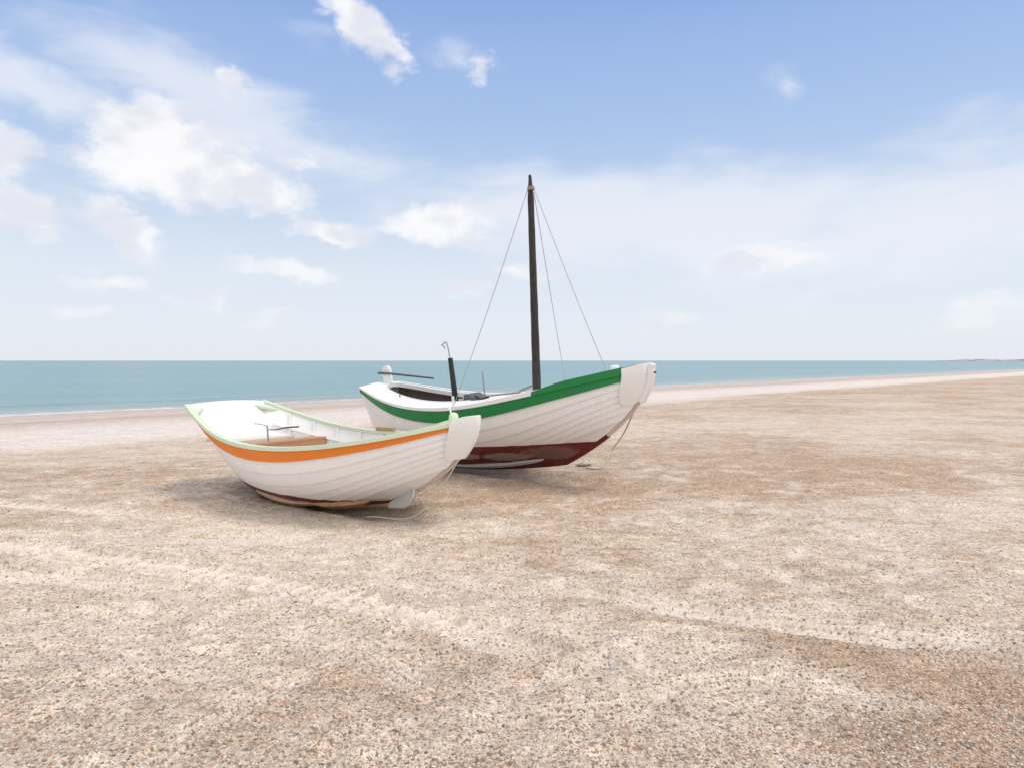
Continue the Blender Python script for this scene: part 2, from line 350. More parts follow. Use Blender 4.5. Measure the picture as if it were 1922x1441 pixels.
for pts, hw, kind in TRACKS:
    dist, al, sdd = seg_dist(gx, gy, pts)
    inside = 1-sstep(hw*(.8 if kind == 'lug' else .45), hw*(1.25 if kind == 'lug' else 1.6), dist + .05*(fbm(gx*3, gy*3, 3, 51)-.5)); rim = np.exp(-((dist-hw*1.3)/(hw*.35))**2)
    dep = {'lug': .045, 'fine': .034, 'faint': .014}[kind]
    brk = sstep(.35, .6, fbm(gx/1.1, gy/1.1, 3, 77))*.75+.25
    if kind == 'lug': brk = .9
    zz += brk*(-dep*inside + dep*(.8 if kind == 'lug' else .3)*rim)
    if kind == 'lug':      # churned lugs: slanting pads of pale sand pressed up between the tyre bars
        cum = np.concatenate([[0], np.cumsum(np.hypot(*np.diff(pts, axis=0).T))]); pos = 1.1
        while pos < cum[-1]-.5:
            k_ = np.searchsorted(cum, pos)-1; f_ = (pos-cum[k_])/(cum[k_+1]-cum[k_]); c0 = pts[k_]*(1-f_)+pts[k_+1]*f_; d0 = pts[k_+1]-pts[k_]; hd = math.atan2(d0[1], d0[0])
            for sg_ in (-1, 1):
                th = hd + sg_*rng.uniform(.75, 1.05); cx_ = c0[0]-math.sin(hd)*sg_*.085; cy_ = c0[1]+math.cos(hd)*sg_*.085
                m = (np.abs(gx-cx_) < .25) & (np.abs(gy-cy_) < .25); xx, yy = gx[m]-cx_, gy[m]-cy_
                p_, q_ = xx*math.cos(th)+yy*math.sin(th), -xx*math.sin(th)+yy*math.cos(th); g2_ = np.exp(-((p_/rng.uniform(.075, .10))**4+(q_/rng.uniform(.034, .045))**4))
                zz[m] += rng.uniform(.030, .046)*g2_; tm[m] = np.maximum(tm[m], g2_*rng.uniform(.8, 1))
            pos += rng.uniform(.135, .165)
        inside = inside*.35
    if kind != 'lug': sn = np.sin(sdd/.055*2*np.pi); zz += brk*inside*.013*sn; inside = inside*(.5+.5*sn)
    tm = np.maximum(tm, inside*brk*{'lug': 1.0, 'fine': 1.0, 'faint': .4}[kind])
# footprints and scuffs
for _ in range(520):
    fx, fy = rng.uniform(-7, 8), rng.uniform(1.6, 10.5); th = rng.uniform(0, math.pi); la, lb = rng.uniform(.10, .2), rng.uniform(.045, .08)
    if (fx+1.9)**2+(fy-7.4)**2 < 1.6 or (fx-.1)**2+(fy-9.5)**2 < 2.5: continue
    m = (np.abs(gx-fx) < .6) & (np.abs(gy-fy) < .6)
    if not m.any(): continue
    xx, yy = gx[m]-fx, gy[m]-fy; p_, q_ = xx*math.cos(th)+yy*math.sin(th), -xx*math.sin(th)+yy*math.cos(th)
    r2 = (p_/la)**2+(q_/lb)**2; dp = rng.uniform(.006, .022)
    zz[m] += -dp*np.exp(-r2) + dp*.8*np.exp(-(np.sqrt(r2)-1.7)**2/.25)
    tm[m] = np.maximum(tm[m], rng.choice([0, .5])*np.exp(-r2*.6))
Z[sel] += zz; trackmask[sel] = tm; Z = Z + FINE*(1-.8*trackmask)
# coverage of brown gravel over the pale sand
Gv = .44 + .8*(fbm(GX/2.4+3, GY/1.5, 5, 61, .6)-.5) + .45*(fbm(GX/.6, GY/.4, 3, 62)-.5)
def blob(x, y, rx, ry, k, rot=0):
    global Gv
    bx, by = gp(x, y); c_, s_ = math.cos(rot), math.sin(rot); p_ = (GX-bx)*c_+(GY-by)*s_; q_ = -(GX-bx)*s_+(GY-by)*c_
    Gv = Gv + 0.8*k*np.exp(-((p_/rx)**2+(q_/ry)**2))
for b_ in [(1050,925,2.6,.8,.55,0),(1400,890,2.2,1.5,.40,0),(1500,850,3,2.5,.2,0),(1700,1230,1.1,.35,.55,-.35),(1850,1270,.8,.35,.5,-.3),(1100,1140,.6,.35,.35,0),(100,885,2.5,.8,.25,0),
           (560,1090,2.0,.7,-.30,-.3),(850,1150,.9,.35,-.40,-.5),(250,1040,2.2,.6,-.22,0),(1400,1250,.7,.4,-.35,0),(1380,800,4,1.5,-.3,0),(800,1000,1.2,.5,-.25,0),(250,1250,1.5,.5,-.05,0),(1880,940,1.,.8,-.25,0),
           (900,1400,.5,.25,-.15,0),(1380,1360,.45,.25,-.25,0),(1800,1410,.5,.2,.4,0)]: blob(*b_)
Gv = Gv + .14*sstep(14, 30, GY)
Gv = Gv*(1-smoothz) ; Gv = np.clip(Gv, 0, 1)*(1-.7*trackmask)
def np_mesh(name, X, Y, Zv, mat, attrs={}, smooth=True):
    m, n = X.shape; co = np.stack([X, Y, Zv], -1).reshape(-1, 3).astype(np.float32)
    idx = np.arange(m*n).reshape(m, n); q = np.stack([idx[:-1, :-1], idx[:-1, 1:], idx[1:, 1:], idx[1:, :-1]], -1).reshape(-1, 4)
    me = bpy.data.meshes.new(name); me.vertices.add(len(co)); me.vertices.foreach_set('co', co.ravel())
    me.loops.add(q.size); me.loops.foreach_set('vertex_index', q.ravel().astype(np.int32))
    me.polygons.add(len(q)); me.polygons.foreach_set('loop_start', np.arange(0, q.size, 4, dtype=np.int32)); me.polygons.foreach_set('loop_total', np.full(len(q), 4, np.int32))
    me.polygons.foreach_set('use_smooth', np.full(len(q), smooth))
    me.update(calc_edges=True); me.validate()
    for k, v in attrs.items():
        at = me.attributes.new(k, 'FLOAT', 'POINT'); at.data.foreach_set('value', v.ravel().astype(np.float32))
    me.materials.append(mat); o = bpy.data.objects.new(name, me); scene.collection.objects.link(o); return o

m, t, b = principled('beach_sand_and_gravel'); M['beach'] = m
oc = t.node('ShaderNodeTexCoord').outputs['Object']
at = lambda n: t.node('ShaderNodeAttribute', attribute_name=n).outputs['Fac']
g_, tr_, dd_, sm_ = at('gravel'), at('track'), at('shore'), at('smooth')
nA = t.noise(oc, 2.6, 8, .68); nB = t.noise(t.mapping(oc, scale=(.6, 1.7, 1)), 9, 6, .65); nC = t.noise(oc, 55, 5, .7); nD = t.noise(oc, 180, 2, .6)
cov = t.math('ADD', g_, t.math('ADD', t.math('MULTIPLY', t.math('SUBTRACT', nA, .5), 1.05), t.math('MULTIPLY', t.math('SUBTRACT', nB, .5), 1.15)))
cov = t.math('MULTIPLY', t.maprange(cov, .15, .95, .04, 1.0), t.math('SUBTRACT', 1.0, sm_))
sandc = t.mix(t.maprange(nC, .3, .7), (.58, .475, .365), (.85, .755, .635))
sandc = t.mix(t.maprange(nA, .35, .65, 0, .5), sandc, (.69, .60, .495))
gravc = t.mix(t.maprange(nC, .3, .7), (.39, .26, .155), (.72, .555, .40))
gravc = t.mix(t.maprange(t.noise(oc, .9, 5, .6), .40, .66, 0, .4), gravc, (.50, .31, .17))
col = t.mix(cov, sandc, gravc)
def pebbles(scale, keep0, keep1):
    v = t.node('ShaderNodeTexVoronoi'); t.put(v.inputs['Vector'], t.vmath('ADD', oc, t.vmath('SCALE', t.noise(oc, scale*1.5, 2, color=True)))); 
    v.inputs['Scale'].default_value = scale
    v.inputs['Vector'].links[0].from_node.inputs[1].links[0].from_node.inputs['Scale'].default_value = .35/scale
    s_ = t.node('ShaderNodeSeparateColor'); t.put(s_.inputs[0], v.outputs['Color']); R, G_, B_ = s_.outputs
    pc = t.ramp(G_, [(0, (.07,.066,.066)), (.08, (.15,.135,.12)), (.22, (.30,.185,.11)), (.44, (.50,.27,.13)), (.60, (.46,.37,.29)), (.78, (.66,.56,.47)), (.97, (.72,.64,.54))], 'CONSTANT')
    keep = t.math('MULTIPLY', t.math('LESS_THAN', R, t.maprange(cov, 0, 1, keep0, keep1)), t.maprange(v.outputs['Distance'], .52, .40))
    return pc, keep, v.outputs['Distance']
p1, k1, d1 = pebbles(110, .18, .50); p2, k2, d2 = pebbles(58, .03, .13); p3, k3, d3 = pebbles(200, .5, .85)
p4, k4, d4 = pebbles(62, .10, .17); p5, k5, d5 = pebbles(34, .045, .085)
nos = t.math('SUBTRACT', 1.0, t.math('MULTIPLY', sm_, .85))
col = t.mix(t.math('MULTIPLY', t.math('MULTIPLY', k3, .55), nos), col, p3)
col = t.mix(t.math('MULTIPLY', t.math('MULTIPLY', k1, .8), nos), col, p1)
col = t.mix(t.math('MULTIPLY', t.math('MULTIPLY', k2, .85), nos), col, p2)
col = t.mix(t.math('MULTIPLY', t.math('MULTIPLY', k4, .8), nos), col, t.mix(t.maprange(nC, .35, .65), (.12, .095, .075), (.33, .215, .13)))
col = t.mix(t.math('MULTIPLY', t.math('MULTIPLY', k5, .75), nos), col, t.mix(t.maprange(nB, .4, .6), (.16, .12, .09), (.36, .23, .13)))
# smooth strand nearer the water: tan, pale, and wet bands that follow the shore
nS = t.noise(t.mapping(oc, rot=(0, 0, -.765), scale=(.12, 1.6, 1)), 1.4, 6, .6)
ds = t.math('ADD', dd_, t.math('MULTIPLY', t.math('SUBTRACT', nS, .5), 2.0))
strand = t.ramp(t.math('DIVIDE', ds, 20.0), [(0, (.24,.20,.17)), (.03, (.40,.33,.28)), (.09, (.56,.47,.40)), (.35, (.60,.51,.44)), (.385, (.46,.37,.30)), (.41, (.50,.41,.34)), (.50, (.62,.53,.46)), (.62, (.74,.665,.60)), (1, (.77,.69,.62))])
strand = t.mix(t.maprange(t.math('ADD', t.math('MULTIPLY', nC, .5), t.math('MULTIPLY', nS, .5)), .35, .65, 0, .35), strand, t.mix(.5, strand, (.40, .33, .29)))
col = t.mix(sm_, col, strand)
mot = t.math('MULTIPLY', t.maprange(t.noise(t.mapping(oc, scale=(.7, 1.6, 1)), 3.2, 8, .72), .34, .66, .84, 1.10), t.math('MULTIPLY', t.maprange(t.noise(t.mapping(oc, scale=(.8, 1.1, 1)), 12, 6, .9), .38, .62, .80, 1.13), t.maprange(t.noise(t.mapping(oc, scale=(1, .45, 1)), 60, 3, .8), .36, .64, .88, 1.10)))
col = t.vmath('SCALE', col); t.put(col.node.inputs['Scale'], mot)
col = t.mix(t.math('MULTIPLY', tr_, .8), col, t.mix(t.maprange(nC, .3, .7), (.74, .65, .56), (.88, .80, .71)))
t.put(b.inputs['Base Color'], col); b.inputs['Specular IOR Level'].default_value = .25
t.put(b.inputs['Roughness'], t.maprange(dd_, 0.2, 2.5, .35, .9))
hh = t.math('ADD', t.math('MULTIPLY', nC, .006), t.math('ADD', t.math('MULTIPLY', nB, .03), t.math('MULTIPLY', nD, .003)))
hh = t.math('ADD', hh, t.math('MULTIPLY', t.math('MULTIPLY', t.math('SUBTRACT', .5, d1), k1), .010))
hh = t.math('ADD', hh, t.math('MULTIPLY', t.math('MULTIPLY', t.math('SUBTRACT', .5, d2), k2), .020))
bp = t.node('ShaderNodeBump'); bp.inputs['Strength'].default_value = .9; bp.inputs['Distance'].default_value = 1.0
t.put(bp.inputs['Height'], hh); t.l.new(bp.outputs[0], b.inputs['Normal'])
beach = np_mesh('beach', GX, GY, Z, M['beach'], dict(gravel=Gv, track=trackmask, shore=D, smooth=smoothz)); tag(beach, kind='structure')
def ground_z(x, y):
    i = np.clip(np.searchsorted(ys, y)-1, 0, Mm-2); j = np.clip(np.searchsorted(xs, x)-1, 0, N-2)
    fy = (y-ys[i])/(ys[i+1]-ys[i]); fx = (x-xs[j])/(xs[j+1]-xs[j])
    return (Z[i, j]*(1-fx)+Z[i, j+1]*fx)*(1-fy)+(Z[i+1, j]*(1-fx)+Z[i+1, j+1]*fx)*fy

# loose pebbles: real small stones over the near beach
def scatter_pebbles(n, ymin, ymax, rmin, rmax, name, seed):
    r = np.random.default_rng(seed)
    inv = r.uniform(1/ymax, 1/ymin, n*3); y = 1/inv; x = r.uniform(-1.05, 1.05, n*3)*(y+.3)
    i = np.clip(np.searchsorted(ys, y)-1, 0, Mm-1); j = np.clip(np.searchsorted(xs, x)-1, 0, N-1)
    keep = r.random(n*3) < (.28+.5*Gv[i, j])*(1-.8*smoothz[i, j]); x, y = x[keep][:n], y[keep][:n]; n = len(x)
    z = ground_z(x, y)
    bm = bmesh.new(); bmesh.ops.create_icosphere(bm, subdivisions=1, radius=1); bv = np.array([v.co[:] for v in bm.verts]); bf = np.array([[v.index for v in f.verts] for f in bm.faces]); bm.free()
    if len(bv) > 12: pass
    R = rmin*(rmax/rmin)**(r.random(n)**2.2)
    sc = np.stack([R*r.uniform(.8, 1.5, n), R*r.uniform(.7, 1.1, n), R*r.uniform(.45, .75, n)], -1)
    th = r.uniform(0, 2*np.pi, n); V = bv[None]*(1+.16*r.standard_normal((n, len(bv), 1)))*sc[:, None]
    c_, s_ = np.cos(th)[:, None], np.sin(th)[:, None]; VX = V[..., 0]*c_-V[..., 1]*s_+x[:, None]; VY = V[..., 0]*s_+V[..., 1]*c_+y[:, None]; VZ = V[..., 2]+(z+sc[:, 2]*.25)[:, None]
    co = np.stack([VX, VY, VZ], -1).reshape(-1, 3).astype(np.float32); F_ = (bf[None]+(np.arange(n)*len(bv))[:, None, None]).reshape(-1, 3)
    me = bpy.data.meshes.new(name); me.vertices.add(len(co)); me.vertices.foreach_set('co', co.ravel()); me.loops.add(F_.size); me.loops.foreach_set('vertex_index', F_.ravel().astype(np.int32))
    me.polygons.add(len(F_)); me.polygons.foreach_set('loop_start', np.arange(0, F_.size, 3, dtype=np.int32)); me.polygons.foreach_set('loop_total', np.full(len(F_), 3, np.int32))
    me.polygons.foreach_set('use_smooth', np.ones(len(F_), bool)); me.update(calc_edges=True)
    me.materials.append(M['pebble']); o = bpy.data.objects.new(name, me); scene.collection.objects.link(o)
    return o
m, t, b = principled('pebble_stone'); M['pebble'] = m
rnd = t.node('ShaderNodeNewGeometry').outputs['Random Per Island']
pc = t.ramp(rnd, [(0, (.10,.088,.075)), (.05, (.19,.155,.12)), (.13, (.24,.17,.12)), (.32, (.46,.23,.11)), (.44, (.38,.28,.20)), (.58, (.52,.42,.33)), (.76, (.66,.57,.47)), (.985, (.72,.66,.58))], 'CONSTANT')
oc2 = t.node('ShaderNodeTexCoord').outputs['Object']
t.put(b.inputs['Base Color'], t.mix(t.maprange(t.noise(oc2, 160, 3, .6), .3, .7, 0, .4), pc, (.55, .47, .40))); b.inputs['Roughness'].default_value = .8
pb = scatter_pebbles(130000, 2.2, 12, .0025, .0095, 'pebbles', 3); tag(pb, 'small mixed tan, grey and rust pebbles strewn over the beach', 'pebbles', kind='stuff')

# ------------------------------------------------------------------ sea
m, t, b = principled('sea_water'); M['sea'] = m
oc = t.node('ShaderNodeTexCoord').outputs['Object']
sp = t.node('ShaderNodeSeparateXYZ'); t.put(sp.inputs[0], oc); U_, V_, _z = sp.outputs
cy = t.math('ADD', t.math('MULTIPLY', t.noise(t.mapping(oc, scale=(.22, 1, 1)), .03, 6, .65), .55), t.math('MULTIPLY', t.noise(t.mapping(oc, scale=(.22, 1, 1)), .28, 5, .65), .45))
deep = t.maprange(t.math('LOGARITHM', t.math('MAXIMUM', V_, 1.0), 10.0), .0, 3.4, smooth=False)
wc = t.ramp(deep, [(0, (.34,.35,.33)), (.15, (.22,.30,.30)), (.35, (.085,.235,.24)), (.6, (.06,.21,.235)), (.85, (.05,.185,.225)), (1, (.03,.13,.19))])
wc = t.mix(t.maprange(cy, .40, .60, 0, .75), wc, (.12, .26, .285))
fo = t.noise(t.mapping(oc, scale=(.5, 3, 1)), 2.2, 6, .65)
fm = t.math('MULTIPLY', t.maprange(t.math('ADD', fo, t.math('MULTIPLY', V_, -.16)), .47, .55), 1.0)
fm2 = t.math('MULTIPLY', t.maprange(t.noise(t.mapping(oc, scale=(.12, 1.4, 1)), 1.1, 5, .6), .66, .70), t.maprange(V_, 8, 2.2))
foam = t.math('MAXIMUM', fm, fm2, clamp=True)
t.put(b.inputs['Base Color'], t.mix(t.math('MULTIPLY', foam, .75), wc, (.78, .80, .80)))
b.inputs['IOR'].default_value = 1.33; t.put(b.inputs['Roughness'], t.math('ADD', .22, t.math('MULTIPLY', foam, .4))); b.inputs['Specular IOR Level'].default_value = .11
wh = t.math('ADD', t.math('MULTIPLY', t.noise(t.mapping(oc, scale=(.35, 1, 1)), 1.3, 5, .6), .20), t.math('MULTIPLY', t.noise(t.mapping(oc, scale=(.3, 1, 1)), .16, 4, .55), .9))
bp = t.node('ShaderNodeBump'); bp.inputs['Strength'].default_value = .55; bp.inputs['Distance'].default_value = .8
t.put(bp.inputs['Height'], wh); t.l.new(bp.outputs[0], b.inputs['Normal'])
# sea sheet in shore coordinates: u along the shore, v out to sea
su = np.concatenate([30*np.sinh(np.linspace(-7.5, 7.5, 420))]); sv_ = np.concatenate([-3+np.arange(0, 16, .12), 13+.9*np.sinh(np.linspace(.1, 10.7, 220))])
SU, SV = np.meshgrid(su, sv_)
uc = SU
wob = 1.6*(fbm(uc/17, uc*0, 3, 5)-.5)
vv = SV - wob*0
crest = 1.3 + 1.2*(fbm(uc/9, uc*0+3, 3, 15)-.5)
SZ = .085*np.exp(-((SV-crest-.5)/.35)**2)*sstep(.42, .62, fbm(uc/11, uc*0+8, 2, 19)) + .06*np.exp(-((SV-crest-5)/.6)**2)*sstep(.4, .6, fbm(uc/15, uc*0+2, 2, 29)) + .03*(fbm(uc/2.5, SV/1.0, 3, 41)-.5)*sstep(0, 4, SV)
sea = np_mesh('sea', -SU, SV, SZ, M['sea']); tag(sea, kind='structure')
# local +Y points out to sea (= -SHN), local X = -SHT rotated accordingly
ang = math.atan2(-SHN[1], -SHN[0]) - math.pi/2
sea.location = (SH0[0], SH0[1], SEA); sea.rotation_euler = (0, 0, ang)

# far coast: low wooded spit on the horizon at the right
m, t, b = principled('far_coast_scrub'); M['coast'] = m
oc = t.node('ShaderNodeTexCoord').outputs['Object']
t.put(b.inputs['Base Color'], t.mix(t.maprange(t.noise(oc, .02, 5), .4, .6), (.16, .20, .20), (.36, .36, .33))); b.inputs['Roughness'].default_value = 1
cu = np.linspace(0, 1, 260); cx = 2350+cu*1500; cyy = 3700+260*np.sin(cu*5)-cu*500
hgt = 9.5*sstep(0, .16, cu)*(.45+.8*vnoise(cu*38, cu*0, 3)) + 1.2
rows = []
for off, k in ((-60, 0), (-20, .8), (0, 1), (40, .9), (120, 0)): rows.append(np.stack([cx, cyy+off, SEA-.3+k*hgt], -1))
A_ = np.array(rows); co = np_mesh('coast', A_[..., 0], A_[..., 1], A_[..., 2], M['coast']); tag(co, kind='structure')

# ------------------------------------------------------------------ boat hull surface
def surf(p, s, t):
    """one side of a boat: s stern->bow, t keel->sheer; x forward, y out, z up"""
    s, t = np.broadcast_arrays(np.asarray(s, float), np.asarray(t, float))
    B = CR(p['b'], s); H = CR(p['h'], s); k = p['rocker']*(2*s-.9)**2*np.where(s > .45, 1, .6)
    xs_ = p['L']*s-p.get('cut', 0)*s**8; xk = p['tr']+(p['L']-p['sr']-p['tr'])*s
    g = 1-(1-np.clip(t, 0, 1))**p['sp']; gg = t*(1-s**3)+g*s**3; x = xk+(xs_-xk)*gg
    c = p['c']*(1-s**4); tq = np.clip(t, 0, 1); Zt = (1-c)*t+c*(1-np.cos(tq*np.pi/2))
    e_ = p['e0']+(p['e1']-p['e0'])*s**2; Yt = np.sin(tq*np.pi/2)**e_
    y = .03+(B-.03)*Yt; y = y*(1-p['wg']*np.exp(-s/.18)*np.sin(np.pi*tq))
    return x-p['L']/2, y, k+(H-k)*Zt
def offs(p, s, t, off, side):
    x, y, z = surf(p, s, t); h = 1e-3
    s0, s1 = np.clip(s-h, 0, 1), np.clip(s+h, 0, 1); t0, t1 = np.clip(t-h, .002, 1), np.clip(t+h, .004, 1)
    a_ = np.stack(surf(p, s1, t), -1)-np.stack(surf(p, s0, t), -1); b_ = np.stack(surf(p, s, t1), -1)-np.stack(surf(p, s, t0), -1)
    n = np.cross(b_, a_); n = n/(np.linalg.norm(n, axis=-1, keepdims=True)+1e-12); n = np.where(n[..., 1:2] < 0, -n, n)
    P = np.stack(np.broadcast_arrays(x, y, z), -1)+n*np.asarray(off)[..., None]; P[..., 1] = np.maximum(P[..., 1], .004)*side
    return P
def planks(p, band, nb=7):
    """plank edges t_i(s) from the sheer strake down to the keel"""
    mid = [.135, .15, .145, .125, .115, .11]; bow = [.062, .066, .07, .075, .085, .11]
    def T(i, s):
        t_ = CR(band, s); w_ = sstep(.62, 1.0, s)
        for k in range(i): t_ = t_-(mid[k]*(1-w_)+bow[k]*w_)
        return np.maximum(t_, .02*(nb-i))
    return T
def halfw(p, zl, xl, tmin=.02):
    """inside half breadth at local height zl and local x (from midships)"""
    s = np.linspace(0, 1, 120)[:, None]; tt = np.linspace(tmin, 1, 80)[None]; x, y, z = surf(p, s, tt)
    X_ = np.array([np.interp(zl, z[i], x[i]) for i in range(120)]); Y_ = np.array([np.interp(zl, z[i], y[i]) for i in range(120)])
    return np.interp(xl, X_, Y_)
def build_hull(root, p, band, mats, lap=.016, thick=.022):
    T = planks(p, band); s = np.linspace(0, 1, 90); hull = MB(); sheer = MB(); inner = MB()
    for side in (-1, 1):
        for i in range(0, 7):
            ta = T(i+1, s) if i < 6 else np.zeros_like(s); tb = T(i, s)
            fr = np.linspace(0, 1, 4); tt = ta[:, None]*(1-fr)+tb[:, None]*fr
            off = lap*(1-fr)[None]+0*tt if i < 6 else lap*.5*(1-fr)[None]*0+0*tt
            A = offs(p, s[:, None]+0*tt, tt, off, side); hull.grid(A, side > 0)
            if i < 6:   # lapped lower edge
                lo = offs(p, s[:, None]+0*ta[:, None], ta[:, None]*np.ones((1, 2)), np.array([[-.001, lap]])+0*ta[:, None], side); hull.grid(lo, side > 0)
        t0 = T(0, s); fr = np.linspace(0, 1, 4); tt = t0[:, None]*(1-fr)+fr
        A = offs(p, s[:, None]+0*tt, tt, lap*1.3*(1-fr)[None]+.004+0*tt, side); lo = offs(p, s[:, None]*np.ones((1, 2)), t0[:, None]*np.ones((1, 2)), np.array([[0, lap*1.3+.004]])+0*t0[:, None], side)
        sheer.grid(A, side > 0); sheer.grid(lo, side > 0)
        tt = np.linspace(.0, 1, 16)[None]+0*s[:, None]; A = offs(p, s[:, None]+0*tt, tt, -thick+0*tt, side); inner.grid(A, side < 0)
    hull.build('hull', mats[0], root, True, auto=30); sheer.build('sheer_strake', mats[1], root, True, auto=30); inner.build('inner_planking', mats[2], root, True)
    # transom: slab at the stern between the two sides
    tt = np.linspace(0, 1, 24)
    for nm in ('transom',):
        x, y, z = surf(p, 0*tt, tt); mb = MB()
        n = len(tt); R = []
        for dx_ in (-.012, .028):
            row = [(x[i]+dx_, -y[i]-.006, z[i]) for i in range(n-1, -1, -1)] + [(x[i]+dx_, y[i]+.006, z[i]) for i in range(n)]
            R.append(row)
        mb.grid(np.array(R)); k = 2*n
        for dx_, fl in ((-.012, 0), (.028, 1)):
            cs = np.linspace(-1, 1, 9)[None]; G = np.stack([np.repeat((x+dx_)[:, None], 9, 1), (y+.006)[:, None]*cs, np.repeat(z[:, None], 9, 1)], -1); 
            G[-1, :, 2] += .03*(1-cs[0]**2); mb.grid(G, bool(fl))
        top = np.array([[(x[-1]+dx_, (y[-1]+.006)*c_, z[-1]+.03*(1-c_*c_)) for c_ in np.linspace(-1, 1, 9)] for dx_ in (-.012, .028)]); mb.grid(top)
        mb.build(nm, mats[0], root, True)
def stem_panel(root, p, sA, tA, top, mat, prot, out=.041, pa0=.06, pa1=.80):
    """broad white stem boards closing over the plank ends, standing proud above the sheer"""
    ss = np.linspace(sA, 1, 8); tl = np.concatenate([np.linspace(tA, 1, 12)]); rows = []
    for j, tj in enumerate(tl):
        sl = ss + (1-(j/11.))**4*.028*np.linspace(1, 0, 8)
        L_ = offs(p, np.clip(sl, 0, 1), np.full_like(ss, tj), np.full_like(ss, out), -1); R_ = L_[::-1].copy(); R_[:, 1] *= -1
        L_[-1] += (prot, 0, 0); R_[0] += (prot, 0, 0); L_[-1][1] = -.034; R_[0][1] = .034
        rows.append(np.concatenate([L_, R_]))
    rows = np.array(rows); last = rows[-1].copy()
    for k, (dz_, inset) in enumerate(((top*.6, 0), (top, .004))):
        r = last.copy(); prof = np.sin(np.linspace(pa0, pa1, 8)*math.pi)**.8; prof = np.concatenate([prof, prof[::-1]])
        r[:, 2] += dz_*prof; r[:, 1] *= (1-inset*4); rows = np.concatenate([rows, r[None]])
    mb = MB(); mb.grid(rows)
    n = 16
    for row in (rows[-1], rows[0]):
        G = np.stack([row[:8], row[:7:-1]]); mb.grid(G)
    bl = np.stack([rows[:, 0], rows[:, -1]]); mb.grid(bl)
    return mb.build('stem_board', mat, root, True, auto=40)
def centre_path(p, s0=0.0, ttop=1.0):
    ks = [np.array([float(q) for q in surf(p, s_, 0.)]) for s_ in np.linspace(s0, 1, 26)]; st = [np.array([float(q) for q in surf(p, 1., t_)]) for t_ in np.linspace(.02, ttop, 24)]
    return [Vector((q[0], 0, q[2])) for q in ks+st], 26
def keel_and_stem(root, p, mkeel, mstem, split=.35, d=.05):
    pts, nk = centre_path(p); ks = nk+int(24*split)
    def outn(i):
        a_, b_ = pts[max(i-1, 0)], pts[min(i+1, len(pts)-1)]; tq = (b_-a_).normalized(); return Vector((tq.z, 0, -tq.x))
    def piece(name, i0, i1, mat, hw, dd):
        mb = MB(); V = []
        for i in range(i0, i1):
            n_ = outn(i)
            for yy in (-hw, hw):
                V.append(pts[i]-n_*.03+Vector((0, yy, 0))); V.append(pts[i]+n_*dd+Vector((0, yy*.8, 0)))
        m_ = i1-i0; f = []
        for i in range(m_-1):
            a_ = i*4; b_ = a_+4; f += [(a_, a_+1, b_+1, b_), (a_+2, b_+2, b_+3, a_+3), (a_+1, a_+3, b_+3, b_+1), (a_, b_, b_+2, a_+2)]
        f += [(0, 2, 3, 1), ((m_-1)*4, (m_-1)*4+1, (m_-1)*4+3, (m_-1)*4+2)]
        mb.add(V, f).build(name, mat, root, True, auto=40)
    piece('keel', 0, ks, mkeel, .034, d); piece('stem_post', ks-1, len(pts), mstem, .031, d*.8)
def gunwale(root, p, mat, wid=.05, up=.012, name='gunwale', s1=.95, proud=.012):
    for side in (-1, 1):
        s = np.linspace(0.0, s1, 70); P = np.stack(surf(p, s, np.ones_like(s)), -1); P[:, 1] *= side
        T_ = np.gradient(P, axis=0); nrm = np.stack([-T_[:, 1], T_[:, 0]], -1)*(side); nrm /= np.linalg.norm(nrm, axis=1, keepdims=True)+1e-9
        o_, i_ = P.copy(), P.copy(); o_[:, :2] += nrm*(proud+.012); i_[:, :2] -= nrm*(wid-proud)
        i_[:, 1] = np.where(side*i_[:, 1] < .01, side*.01, i_[:, 1])
        rows = [np.concatenate([q[:, :2], (P[:, 2]+dz_)[:, None]], 1) for q, dz_ in ((o_, -.028), (o_, up), (i_, up), (i_, -.028))]
        mb = MB(); mb.grid(np.array(rows), closeu=True); 
        mb.add([r[0] for r in rows], [(0, 1, 2, 3)]); mb.add([r[-1] for r in rows], [(0, 1, 2, 3)])
        mb.build(name, mat, root, True, auto=40)
def place(p, root):
    R = Matrix.Rotation(p['yaw'], 4, 'Z') @ Matrix.Rotation(-p['trim'], 4, 'Y') @ Matrix.Rotation(p['heel'], 4, 'X')
    root.matrix_world = Matrix.Translation((p['X'], p['Y'], p['Z'])) @ R
    return root.matrix_world.copy()

# ------------------------------------------------------------------ the orange-striped rowing boat
p = FIT['orange']; L = p['L']
rb = empty('rowing_boat', 'open white clinker rowing boat with an orange stripe and pale green gunwale', 'rowing boat'); MWo = place(p, rb)
M['hull_o'] = bottom_paint('orange_boat_hull_paint', (.20, -.075, .20, .52, .165), (.13, .022, .018), [])
build_hull(rb, p, [.965, .885, .862, .895, .943], (M['hull_o'], M['orange'], M['inner_white']))
gunwale(rb, p, M['pale_green'], wid=.055, s1=.955)
stem_panel(rb, p, .955, .60, .045, M['white_trim'], .030)
M['stemlow'] = paint('stained_stem_paint', (.58, .49, .42), amount=.4)
keel_and_stem(rb, p, M['wornwood'], M['stemlow'], .06, .030)
H = lambda x: float(CR(p['h'], np.array([x/L]))[0])
def thwart(x0, x1, z, mat, name, th=.03, n=7, inset=.02):
    xs_ = np.linspace(x0, x1, n)-L/2; hw = np.array([halfw(p, z, x_) for x_ in xs_])-inset
    poly = [(x_, -h_) for x_, h_ in zip(xs_, hw)]+[(x_, h_) for x_, h_ in zip(xs_[::-1], hw[::-1])]
    return MB().prism(poly, z-th, z).build(name, mat, rb, bevel=.004)
thwart(.06, .66, .66, M['cream'], 'stern_bench')
MB().box((.65-L/2, 0, .53), (.024, 2*float(halfw(p, .5, .65-L/2))-.06, .20)).build('bench_front', M['inner_white'], rb)
